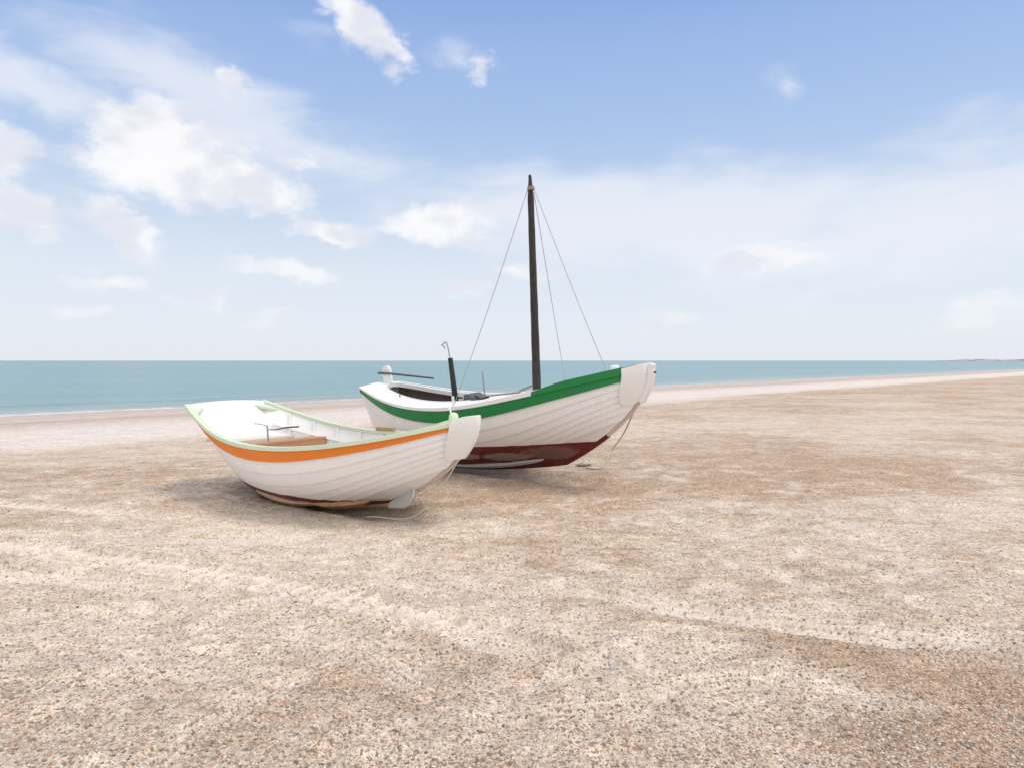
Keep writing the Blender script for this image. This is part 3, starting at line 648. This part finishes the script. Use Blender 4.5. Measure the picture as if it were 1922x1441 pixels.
thwart(.90, 1.12, .655, M['oiled'], 'thwart', .03)
thwart(1.86, 2.08, .60, M['oiled'], 'thwart', .03)
MB().box((1.10-L/2, 0, .59), (.03, 2*float(halfw(p, .56, 1.1-L/2))-.05, .075)).build('thwart_apron', M['oiled'], rb)
thwart(2.95, 3.17, .60, M['inner_white'], 'thwart', .035)
fl = thwart(.95, 3.3, .17, M['wornwood'], 'floorboard', .02, 12, .03)
for side in (-1, 1):
    for s_ in np.linspace(.10, .92, 10):
        tt = np.linspace(.10, .965, 14); o_ = offs(p, np.full_like(tt, s_), tt, np.full_like(tt, -.024), side); i_ = offs(p, np.full_like(tt, s_), tt, np.full_like(tt, -.052), side)
        mb = MB(); rows = [o_+np.array((-.018, 0, 0)), i_+np.array((-.018, 0, 0)), i_+np.array((.018, 0, 0)), o_+np.array((.018, 0, 0))]
        mb.grid(np.array(rows), closeu=True); mb.build('rib', M['inner_white'], rb)
    # stringer under the gunwale carrying the thwarts
    s = np.linspace(.04, .94, 50); A = [offs(p, s, np.full_like(s, t_), np.full_like(s, o_), side) for t_, o_ in ((.80, -.05), (.835, -.05), (.835, -.068), (.80, -.068))]
    MB().grid(np.array(A), closeu=True).build('stringer', M['inner_white'], rb)
    # quarter knee in the stern corner
    B0 = p['b'][0]; h0 = H(0)
    poly = [(.03-L/2, side*(B0-.015)), (.34-L/2, side*(B0+.075)), (.17-L/2, side*(B0-.06)), (.03-L/2, side*(B0-.23))]
    zq = h0-.055
    MB().add([(q[0], q[1], zq+dz_-(q[0]+L/2)*.34) for dz_ in (0, .035) for q in poly], [(3,2,1,0), (4,5,6,7)]+[(i, (i+1) % 4, 4+(i+1) % 4, 4+i) for i in range(4)]).build('quarter_knee', M['pale_green'], rb)
# breasthook with rounded post at the bow
zb = H(3.95)-.02
MB().add([(q[0]-L/2, q[1], zb-.01+dz_+(q[0]-3.7)*.3) for dz_ in (-.035, .012) for q in ((3.62, -.27), (3.62, .27), (3.98, .16), (3.98, -.16))], [(3,2,1,0), (4,5,6,7), (0,1,5,4), (1,2,6,5), (2,3,7,6), (3,0,4,7)]).build('breasthook', M['pale_green'], rb)
mb = MB(); prof = [(.05, 0), (.048, .05), (.046, .075), (.036, .095), (.018, .105), (.004, .108)]
mb.tube([(3.88-L/2, 0, zb+.03+z_) for r_, z_ in prof], [r_ for r_, z_ in prof], 18).build('bow_cleat', M['pale_green'], rb, True, auto=50)
MB().tube([(3.86-L/2, .0, zb+.10), (3.80-L/2, .02, zb+.20)], .008, 8).build('cleat_pin', M['white_trim'], rb, True)
# rowlock blocks on the gunwales, with thole pins
def rowlock(s_, side, mat):
    x_, y_, z_ = [float(q) for q in surf(p, s_, 1.)]; a_ = surf(p, s_+.02, 1.); b_ = surf(p, s_-.02, 1.)
    yaw_ = math.atan2(float(a_[1]-b_[1])*side, float(a_[0]-b_[0])); c = (x_, (y_-.015)*side, z_+.033)
    o = MB().box(c, (.30, .075, .042), Euler((0, -math.atan2(float(a_[2]-b_[2]), float(a_[0]-b_[0])), yaw_))).build('rowlock_block', mat, rb, bevel=.01)
rowlock(.47, 1, M['ochre'])
# steel control column with cross handle amidships
MB().tube([(1.02-L/2, -.10, .64), (1.0-L/2, -.10, .85)], .010, 10).build('control_column', M['steel'], rb, True)
MB().tube([(.74-L/2, -.10, .865), (.88-L/2, -.10, .862), (1.0-L/2, -.10, .845)], .006, 8).build('control_handle', M['steel'], rb, True)
MB().tube([(1.0-L/2, -.09, .80), (1.08-L/2, -.04, .80), (1.2-L/2, .02, .825), (1.38-L/2, .07, .84)], [.005, .007, .010, .010], 8).build('steering_lever', M['darkgrey'], rb, True)
# worn bilge runners along the lower planks
def runner(root, p, s0, s1, t0, t1, mat, name='bilge_runner', hw=.05, side=-1, th=.03):
    s = np.linspace(s0, s1, 24); tt = t0+(t1-t0)*np.linspace(0, 1, 24); prof = np.sin(np.linspace(.06, math.pi-.06, 24))**.4
    rows = []
    for dt, o_ in ((-1, .004), (-.8, th), (.8, th), (1, .004)):
        rows.append(offs(p, s, np.clip(tt+dt*hw*prof, .005, .99), o_*prof, side))
    return MB().grid(np.array(rows), closeu=True).build(name, mat, root, True, auto=50)
for side in (-1, 1):
    runner(rb, p, .30, .62, .36, .22, M['wornwood'], hw=.055, side=side, th=.045); runner(rb, p, .60, .84, .22, .16, M['oiled'], hw=.06, side=side, th=.05)
# light grey shoe plate bolted to the forefoot, with an eye of pale rope
x0_, x1_ = 2.78-L/2, 3.40-L/2
MB().prism([(x0_+.22, .065), (x1_-.16, .085), (x1_-.0, .17), (x1_+.02, .29), (x1_-.01, .31), (x0_+.26, .13)], -.062, -.036, 'y').build('forefoot_plate', M['lightgrey'], rb, bevel=.004)
MB().tube([(x1_-.05, -.075, .17), (x1_+.0, -.085, .22), (x1_+.01, -.08, .29), (x1_-.01, -.07, .34)], .011, 8).build('rope_eye', M['palerope'], rb, True)

# painter: rope hanging from the stem of the orange boat to the sand
def hang_rope(name, pts, r, mat, label, cat='rope'):
    P_ = np.array(pts); q = np.linspace(0, 1, 70); C_ = [CR(P_[:, k], q) for k in range(3)]
    o = MB().tube(list(zip(*C_)), r, 8).build(name, mat, None, True); tag(o, label, cat); return o
def W(Mw, x, y, z): return tuple(Mw @ Vector((x, y, z)))
a0 = W(MWo, 3.95-L/2, -.03, .62); 
hang_rope('mooring_rope', [a0, W(MWo, 3.80-L/2, -.10, .36), W(MWo, 3.62-L/2, -.16, .14), W(MWo, 3.42-L/2, -.22, .03), W(MWo, 3.15-L/2, -.28, .022), W(MWo, 2.95-L/2, -.30, .01)], .0065, M['rope'],
          'thin tan rope running down from the orange-striped boat\'s stem to the sand')

# ------------------------------------------------------------------ the green-striped fishing boat with mast
p = FIT['green']; L = p['L']
fb = empty('fishing_boat', 'decked white clinker boat with a green stripe, dark mast and red bottom', 'fishing boat'); MWg = place(p, fb)
tan = (.40, .31, .24)
M['red'] = paint('dark_red_paint', (.10,.010,.012), dirt=(.25,.17,.12), amount=.3)
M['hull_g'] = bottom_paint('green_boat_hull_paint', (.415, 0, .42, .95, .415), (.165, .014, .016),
    [(3.48-L/2, .27, .36, .11, .7, (.21, .135, .11)), (2.85-L/2, .235, .34, .07, .8, (.30, .24, .20)), (2.2-L/2, .25, .30, .06, .6, tan)])  # light on the bottom planks, painted as paler lobes in the red
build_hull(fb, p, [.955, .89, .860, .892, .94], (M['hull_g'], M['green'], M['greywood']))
stem_panel(fb, p, .947, .665, .075, M['white_trim'], .004, .040, .36, .60)
pts, nk = centre_path(p)
M['stemlow'] = paint('stained_stem_paint', (.58, .49, .42), amount=.4)
keel_and_stem(fb, p, M['red'], M['stemlow'], .36, .05)
H = lambda x: float(CR(p['h'], np.array([np.clip(x/L, 0, 1)]))[0])
# outer stem facing, a stout white timber in front of the boards
mb = MB(); V = []
st = [Vector((float(surf(p, 1., t_)[0]), 0, float(surf(p, 1., t_)[2]))) for t_ in np.linspace(.66, 1, 10)]; st.append(st[-1]+Vector((.02, 0, .055)))
mb.bar([q+Vector((.055, 0, 0)) for q in st], .04, .035, up=(1, 0, 0)).build('stem_facing', M['white_trim'], fb, bevel=.006)
MB().tube([st[-2]+Vector((.09, 0, -.05)), st[-2]+Vector((.112, 0, -.05))], .012, 10).build('stem_eye', M['black'], fb, True)
# deck with the cockpit cut out
sN = np.linspace(.004, .955, 110)
def openw(s):
    k = np.clip((s-.055)/.40, 0, 1); return np.where((s > .055) & (s < .455), .40*np.clip(np.sin(np.pi*k), 0, 1)**.32*(1-.25*(1-k)**2), 0)
for side in (-1, 1):
    mb = MB(); x, y, z = surf(p, sN, np.ones_like(sN)); w0 = np.minimum(openw(sN), y-.10)
    w0 = np.maximum(w0, 0); fr = np.linspace(0, 1, 7)[None]; yy = w0[:, None]*(1-fr)+(y-.004)[:, None]*fr
    zz_ = z[:, None]+.05*(1-(yy/y[:, None])**2)-.004
    mb.grid(np.stack([np.repeat(x[:, None], 7, 1), yy*side, zz_], -1), side > 0)
    mb.build('deck', M['inner_white'], fb, True)
    ok = w0 > .01; xo, wo = x[ok], w0[ok]; zo = (z+.05*(1-(w0/y)**2))[ok]
    xo = np.concatenate([[xo[0]-.01], xo, [xo[-1]+.01]]); wo = np.concatenate([[0], wo, [0]]); zo = np.concatenate([[zo[0]], zo, [zo[-1]]])
    A = np.array([np.stack([xo, side*(wo+q), zo+h_], -1) for q, h_ in ((.012, -.03), (.012, .03 if side > 0 else .006), (-.012, .03 if side > 0 else .006), (-.012, -.035 if side > 0 else -.05))])
    MB().grid(A, closeu=True).build('coaming', M['white_trim'], fb, True, auto=40)
# white rail along the deck edge turning into the green bulwark forward
def rail(s0, s1, h0, h1, mat, name, wid=.035, prd=.016):
    for side in (-1, 1):
        s = np.linspace(s0, s1, 50); P = np.stack(surf(p, s, np.ones_like(s)), -1); hh_ = h0+(h1-h0)*(np.linspace(0, 1, 50) if name == 'rail' else sstep(-.1, .42, np.linspace(0, 1, 50))); P[:, 1] *= side
        T_ = np.gradient(P, axis=0); n_ = np.stack([-T_[:, 1], T_[:, 0]], -1)*side; n_ /= np.linalg.norm(n_, axis=1, keepdims=True)
        o_ = P[:, :2]+n_*prd; i_ = P[:, :2]-n_*(wid-prd); ob = P[:, :2]+n_*(prd+.004)
        rows = [np.column_stack([q, P[:, 2]+h_]) for q, h_ in ((ob, -.012+0*hh_), (o_, hh_), (i_, hh_), (i_, -.012+0*hh_))]
        MB().grid(np.array(rows), closeu=True).add([r[0] for r in rows], [(0,1,2,3)]).add([r[-1] for r in rows], [(0,1,2,3)]).build(name, mat, fb, True, auto=40)
rail(0, .762, .012, .046, M['white_trim'], 'rail'); rail(.735, .949, .030, .080, M['green'], 'bulwark', wid=.041, prd=.019)
# cockpit sole, bench frames, engine box
xs_ = np.linspace(.45, 2.9, 12)-L/2; hw = np.array([halfw(p, .42, q) for q in xs_])-.03
MB().prism([(q, -h_) for q, h_ in zip(xs_, hw)]+[(q, h_) for q, h_ in zip(xs_[::-1], hw[::-1])], .40, .42).build('cockpit_sole', M['greywood'], fb)
zc = H(1.9)
fr_ = MB()
for yy in (.16, .33): fr_.box((1.72-L/2, yy, zc-.0), (.55, .022, .022))
for xx in (1.46, 1.72, 1.98): fr_.box((xx-L/2, .245, zc+.0), (.022, .148, .020))
fr_.build('bench_frame', M['white_trim'], fb)
mb = MB(); mb.prism([(2.02-L/2, zc-.30), (2.40-L/2, zc-.30), (2.38-L/2, zc-.01), (2.10-L/2, zc+.13), (2.02-L/2, zc+.13)], -.20, .10, 'y')
mb.build('engine_hatch', M['darkgrey'], fb, bevel=.01)
MB().box((2.0-L/2, -.10, zc+.035), (.13, .10, .10)).build('engine_cover', M['lightgrey'], fb, bevel=.015)
MB().tube([(2.12-L/2, -.2, zc+.06), (2.2-L/2, -.12, zc+.09), (2.3-L/2, -.16, zc+.05), (2.42-L/2, -.1, zc+.08)], .014, 8).build('hose', M['black'], fb, True)
# exhaust pipe with bent wire on top
xe = .345*L-L/2
ex = MB().tube([(xe-.0, 0, zc-.45), (xe-.01, 0, zc+.05), (xe-.035, .0, zc+.66)], [.047, .045, .036], 18).build('exhaust_pipe', M['black'], fb, True, auto=50)
MB().tube([(xe-.035, -.01, zc+.66), (xe-.055, 0, zc+.80), (xe-.08, 0, zc+.895), (xe-.10, 0, zc+.905), (xe-.14, .0, zc+.885), (xe-.17, -.02, zc+.86), (xe-.135, -.02, zc+.85), (xe-.12, 0, zc+.81)], .009, 8).build('rain_flap_wire', M['steel'], ex, True)
MB().tube([(xe+.03, -.10, zc-.1), (xe+.035, -.10, zc+.10)], .022, 10).build('breather_pipe', M['white_trim'], fb, True)
# low steel stanchion and gear on the side deck
x9 = .465*L-L/2
MB().tube([(x9+.05, .0, zc+.05), (x9, .0, zc+.09), (x9-.01, .0, zc+.14), (x9-.012, 0, zc+.43)], .011, 8).build('stanchion', M['steel'], fb, True)
MB().tube([(x9-.12, -.12, zc+.03), (x9+.02, -.05, zc+.08), (x9+.5, .18, zc+.10)], .012, 8).build('boat_hook', M['greywood'], fb, True)
MB().tube([(x9+.55, .1, H(2.9)+.07), (3.1-L/2, .02, H(3.1)+.12)], .018, 8).build('deck_pole', M['steel'], fb, True)
MB().tube([(.9-L/2, -.40, H(.9)-.02), (.9-L/2, -.40, H(.9)+.07)], .010, 8).build('belaying_pin', M['darkgrey'], fb, True)
# rudder head with tiller
zr = H(0)
rh = MB(); prof = []
for k in range(13):
    a_ = math.pi*k/12; prof.append((.105-.095*math.cos(a_), zr+.20+.095*math.sin(a_)))
prof = prof[::-1]; prof = [(.02, zr-.05), (.02, zr+.16), (.01, zr+.17)] + prof[::-1] + [(.20, zr+.17), (.20, zr+.15), (.215, zr-.05)]
rud = rh.prism([(q[0]-L/2+.02, q[1]) for q in prof], .05, .10, 'y').build('rudder_head', M['white_trim'], fb, bevel=.006)
MB().tube([(-.02-L/2, .02, zr+.185), (.3-L/2, .02, zr+.16), (1.12-L/2, .14, zr+.045)], [.020, .018, .013], 10).build('tiller', M['darkgrey'], rud, True)
# mast
xm = .65*L-L/2; zm = H(.65*L)
top = Vector((.697*L-L/2, 0, zm+2.84)); foot = Vector((xm, 0, zm-.35))
npt = 26; mp = [foot.lerp(top, k/(npt-1)) for k in range(npt)]
rr = [.062-.022*(k/(npt-1)) + .0015*math.sin(k*1.7) for k in range(npt)]; rr[-2:] = [.034, .022]
mast = MB().tube(mp, rr, 20).build('mast', M['mast'], fb, True, auto=60)
MB().tube([top+Vector((0,0,-.02)), top+Vector((.0, 0, .035)), top+Vector((.0, 0, .06))], [.020, .022, .012], 12).build('mast_cap', M['black'], mast, True)
MB().tube([top-Vector((.0, 0, .14))-Vector((0,0,.0)), top-Vector((0, 0, .09))], [.052, .045], 16).build('mast_band', M['greywood'], mast, True)
def stay(a_, b_, r=.0045, name='stay'):
    a_, b_ = Vector(a_), Vector(b_); P_ = [a_.lerp(b_, k/16)-Vector((0, 0, .045*math.sin(math.pi*k/16))) for k in range(17)]
    MB().tube(P_, r, 6).build(name, M['stay'], fb, True)
M['stay'] = plain('stay_wire', (.42, .41, .39), .7)
th_ = top-Vector((0, 0, .12))
q = surf(p, .487, 1.); n0 = (float(q[0]), -float(q[1])+.05, float(q[2])+.03)
stay(th_+Vector((-.03, -.03, 0)), n0)
q = surf(p, .655, 1.); stay(th_+Vector((.02, .03, -.05)), (float(q[0]), float(q[1])-.03, float(q[2])+.05))
stay(th_+Vector((.045, 0, 0)), (.885*L-L/2, 0, H(.885*L)+.06))
MB().box((n0[0], n0[1], n0[2]+.05), (.03, .012, .17)).build('chain_plate', M['white_trim'], fb)
MB().tube([(.905*L-L/2, .03, H(.905*L)+.02), (.905*L-L/2, .03, H(.905*L)+.12), (.905*L-L/2, .03, H(.905*L)+.13)], [.055, .055, .04], 16).build('samson_post', M['white_trim'], fb, True, auto=40)
for side in (-1, 1): runner(fb, p, .35, .86, .16, .10, M['lightgrey'], hw=.045, side=side, th=.045)

# mooring line from the fishing boat's stem down to the sand, and its heap of pale rope
a0 = W(MWg, 4.74-L/2, -.05, .92); gnd = lambda x_, y_, dz_=.012: (x_, y_, float(ground_z(np.array([x_]), np.array([y_]))[0])+dz_)
g1 = gp(1128, 880); g2 = gp(1105, 884); g3 = gp(1090, 872)
hang_rope('mooring_rope', [a0, tuple(Vector(a0).lerp(Vector(gnd(*gp(1152, 852))), .5)+Vector((0, 0, -.03))), gnd(gp(1150, 856)[0], gp(1150, 856)[1], .10), gnd(*gp(1135, 874)), gnd(*gp(1118, 882)), gnd(*gp(1100, 880))], .010, M['rope'],
          'rope hanging from the green-striped boat\'s white stem down to the beach')
for k, (x_, y_, w_) in enumerate(((1098, 874, .0), )):
    cxy = gp(x_, y_); P_ = []
    for i in range(60):
        a_ = i*.45; r_ = .05+.05*math.sin(i*.37)+.02*math.cos(i*1.3); P_.append(gnd(cxy[0]+r_*1.3*math.cos(a_), cxy[1]+r_*.8*math.sin(a_), .015+.0009*i))
    o = MB().tube(P_, .013, 8).build('rope_heap', M['palerope'], None, True); tag(o, 'small heap of pale rope on the sand under the green-striped boat\'s bow', 'rope')
